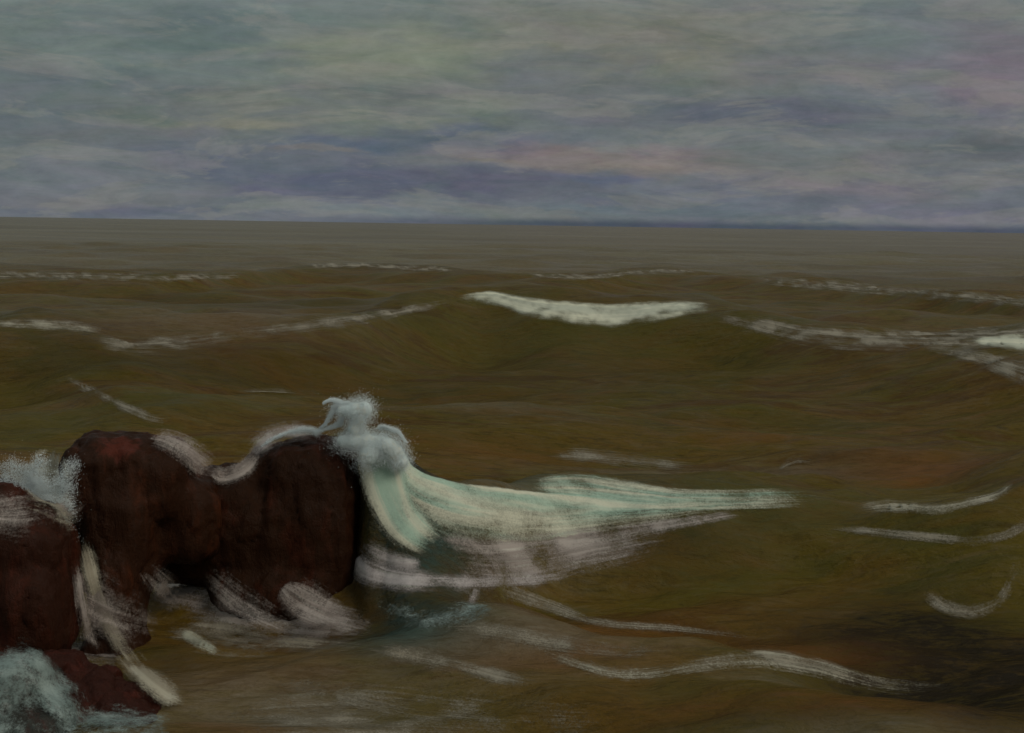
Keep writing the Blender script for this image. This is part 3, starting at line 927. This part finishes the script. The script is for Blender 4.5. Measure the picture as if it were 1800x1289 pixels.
streak('foam_streak', 'long trailing froth line running down from the boulder foot to bottom centre', 'foam streak',
       [(560, 1110, 14), (660, 1140, 24), (780, 1165, 24), (900, 1195, 20), (1000, 1215, 10)], .9, M_GREY, nu=110, nv=12, lift=.02, on=[sea])
streak('foam_streak', 'long faint swell line from under the dark eddy to the right foreground', 'foam streak',
       [(700, 1120, 20), (820, 1110, 26), (960, 1130, 26), (1100, 1145, 24), (1260, 1140, 16)], .72, M_GREY, nu=120, nv=12, lift=.02, on=[sea])
streak('foam_streak', 'faint ochre swell line along the bottom edge of the near water', 'foam streak',
       [(420, 1195, 20), (560, 1215, 28), (720, 1250, 30), (900, 1268, 28), (1080, 1262, 16)], .7, M_GREY, nu=120, nv=12, lift=.02, on=[sea])
froth('foam_wash', 'soft mauve wash fading right from under the green surge', 'foam wash',
      [(740, 940), (900, 925), (1050, 915), (1260, 900)], [(740, 1030), (900, 1060), (1050, 1020), (1260, 960)], .88, M_DIM, nu=120, nv=40, lift=.02, on=[sea], ends=(.25, .4))
froth('foam_wash', 'sandy scum drifting across the nearest water at bottom centre', 'foam wash',
      [(300, 1200), (600, 1180), (900, 1215), (1200, 1240)], [(300, 1300), (600, 1300), (900, 1300), (1200, 1300)], .66, M_GREY, nu=160, nv=40, lift=.01, on=[sea], ends=(.2, .3), edge=(.4, .2))


# ------------------------------------------------------------------ spray thrown up by the boulder
def drop_cloud(name, items, base, n, parent, size=(.0020, .0050)):
    """flung drops: (centre, radii) clumps and (from, to) threads"""
    w = np.array([max(r[0] * r[2], 1e-3) for c, r in items])
    pick = rng.choice(len(items), n, p=w / w.sum())
    C = np.array([tuple(c - base) for c, r in items])[pick]
    Rr = np.array([r for c, r in items])[pick]
    g = rng.normal(0, 1, (n, 3))
    rad = np.abs(rng.normal(0.78, .34, n)) + (rng.random(n) < .07) * rng.exponential(.35, n)
    g = g / np.linalg.norm(g, axis=1)[:, None] * rad[:, None]
    P = C + g * Rr
    # torn into strands
    P += np.array([mnoise.noise_vector(Vector(p) * 5.0) for p in P]) * .045
    sz = rng.uniform(*size, n) * np.where(rng.random(n) < .05, 1.8, 1)
    oc = np.array([(1, 0, 0), (-1, 0, 0), (0, 1, 0), (0, -1, 0), (0, 0, 1), (0, 0, -1)], float)
    fc = np.array([(0, 2, 4), (2, 1, 4), (1, 3, 4), (3, 0, 4), (2, 0, 5), (1, 2, 5), (3, 1, 5), (0, 3, 5)])
    V = (P[:, None, :] + oc[None] * sz[:, None, None]).reshape(-1, 3)
    Fi = (np.arange(n)[:, None, None] * 6 + fc[None]).reshape(-1)
    me = bpy.data.meshes.new(name)
    me.vertices.add(len(V))
    me.vertices.foreach_set('co', V.astype(np.float32).ravel())
    me.loops.add(len(Fi))
    me.loops.foreach_set('vertex_index', Fi.astype(np.int32))
    me.polygons.add(len(Fi) // 3)
    me.polygons.foreach_set('loop_start', np.arange(0, len(Fi), 3, dtype=np.int32))
    me.update(calc_edges=True)
    o = link_mesh(name, me, M_DROP, parent)
    o['kind'] = 'stuff'
    return o


def spray(name, label, parts, base_px, drops, wisps=()):
    root = bpy.data.objects.new(name, None)
    COL.objects.link(root)
    base = at_dist(*base_px)
    root.location = base
    tag(root, label, 'spray')
    allc = []
    for (pname, ells) in parts:
        e = [px_ell(*t) for t in ells]
        me = blob_mesh(pname, [(c - base, tuple(k * .66 for k in r)) for c, r in e], 0.025)
        displace(me, 0.022, 5.0, 1.0, len(ells))
        link_mesh(pname, me, M_FROTH, root)
        allc += e
    for (pts, wd) in wisps:
        P = catmull([p for p in pts], 24)
        for k, p in enumerate(P):
            q = wd * (1 - .6 * k / 24)
            allc.append(px_ell(p[0], p[1], base_px[2], q, q, .05))
    drop_cloud('drops', allc, base, drops, root)
    return root


md, Nd = new_mat('white_water_drops')
od = Nd.n('ShaderNodeOutputMaterial')
bd = Nd.n('ShaderNodeBsdfPrincipled')
bd.inputs['Base Color'].default_value = (0.80, 0.86, 0.86, 1)
bd.inputs['Roughness'].default_value = 0.5
bd.inputs['Specular IOR Level'].default_value = 0.25
Nd.link(bd.outputs[0], od.inputs[0])
M_DROP = md
mf, Nf = new_mat('dense_white_froth')
of = Nf.n('ShaderNodeOutputMaterial')
bf = Nf.n('ShaderNodeBsdfPrincipled')
gf = Nf.n('ShaderNodeNewGeometry')
f1, _ = Nf.noise(Nf.vec('MULTIPLY', gf.outputs['Position'], (1, 1, .6)), 4.0, 6, .65, .6)
f2, _ = Nf.noise(gf.outputs['Position'], 30.0, 4, .7)
Nf.link(Nf.mix(Nf.ramp(f1, .42, .62), (0.70, 0.79, 0.77), (0.78, 0.79, 0.70)), bf.inputs['Base Color'])
bf.inputs['Roughness'].default_value = 0.8
bf.inputs['Specular IOR Level'].default_value = 0.15
bpf = Nf.n('ShaderNodeBump')
bpf.inputs['Strength'].default_value = 0.7
bpf.inputs['Distance'].default_value = 0.03
Nf.link(f2, bpf.inputs['Height'])
Nf.link(bpf.outputs[0], bf.inputs['Normal'])
Nf.link(bf.outputs[0], of.inputs[0])
M_FROTH = mf

spray('spray_plume', 'tall white plume of spray bursting beside the right end of the broad boulder',
      [('spray_crown', [(606, 722, 18.0, 24, 17, .2), (622, 722, 18.0, 28, 22, .2), (640, 720, 18.0, 22, 23, .2), (630, 738, 18.0, 18, 20, .18), (622, 754, 18.0, 17, 20, .18)]),
       ('spray_column', [(608, 776, 18.0, 24, 18, .22), (625, 776, 18.0, 28, 20, .25), (645, 776, 18.0, 30, 22, .25), (664, 780, 18.0, 30, 24, .25), (680, 784, 18.0, 28, 24, .25),
                         (694, 796, 18.0, 24, 26, .22), (704, 812, 18.0, 20, 22, .2), (648, 800, 17.9, 26, 28, .22)])],
      (650, 900, 18.0), 110000,
      [([(610, 708), (590, 718), (578, 738), (562, 752)], 7), ([(600, 706), (584, 704), (570, 708)], 5), ([(602, 736), (588, 748), (572, 756), (552, 762)], 6),
       ([(668, 752), (695, 756), (712, 776)], 6), ([(560, 762), (530, 756), (495, 764), (460, 784)], 7)])
spray('spray_burst', 'low white spray at the left edge above the tall red-brown rock',
      [], (50, 900, 15.7), 60000,
      [([(66, 880), (62, 845), (72, 806)], 30), ([(60, 870), (40, 835), (20, 815)], 30), ([(44, 930), (25, 870), (0, 820)], 34),
       ([(104, 890), (112, 845), (130, 812)], 28), ([(100, 950), (84, 890), (66, 840)], 30), ([(20, 940), (0, 900), (-20, 850)], 30)])
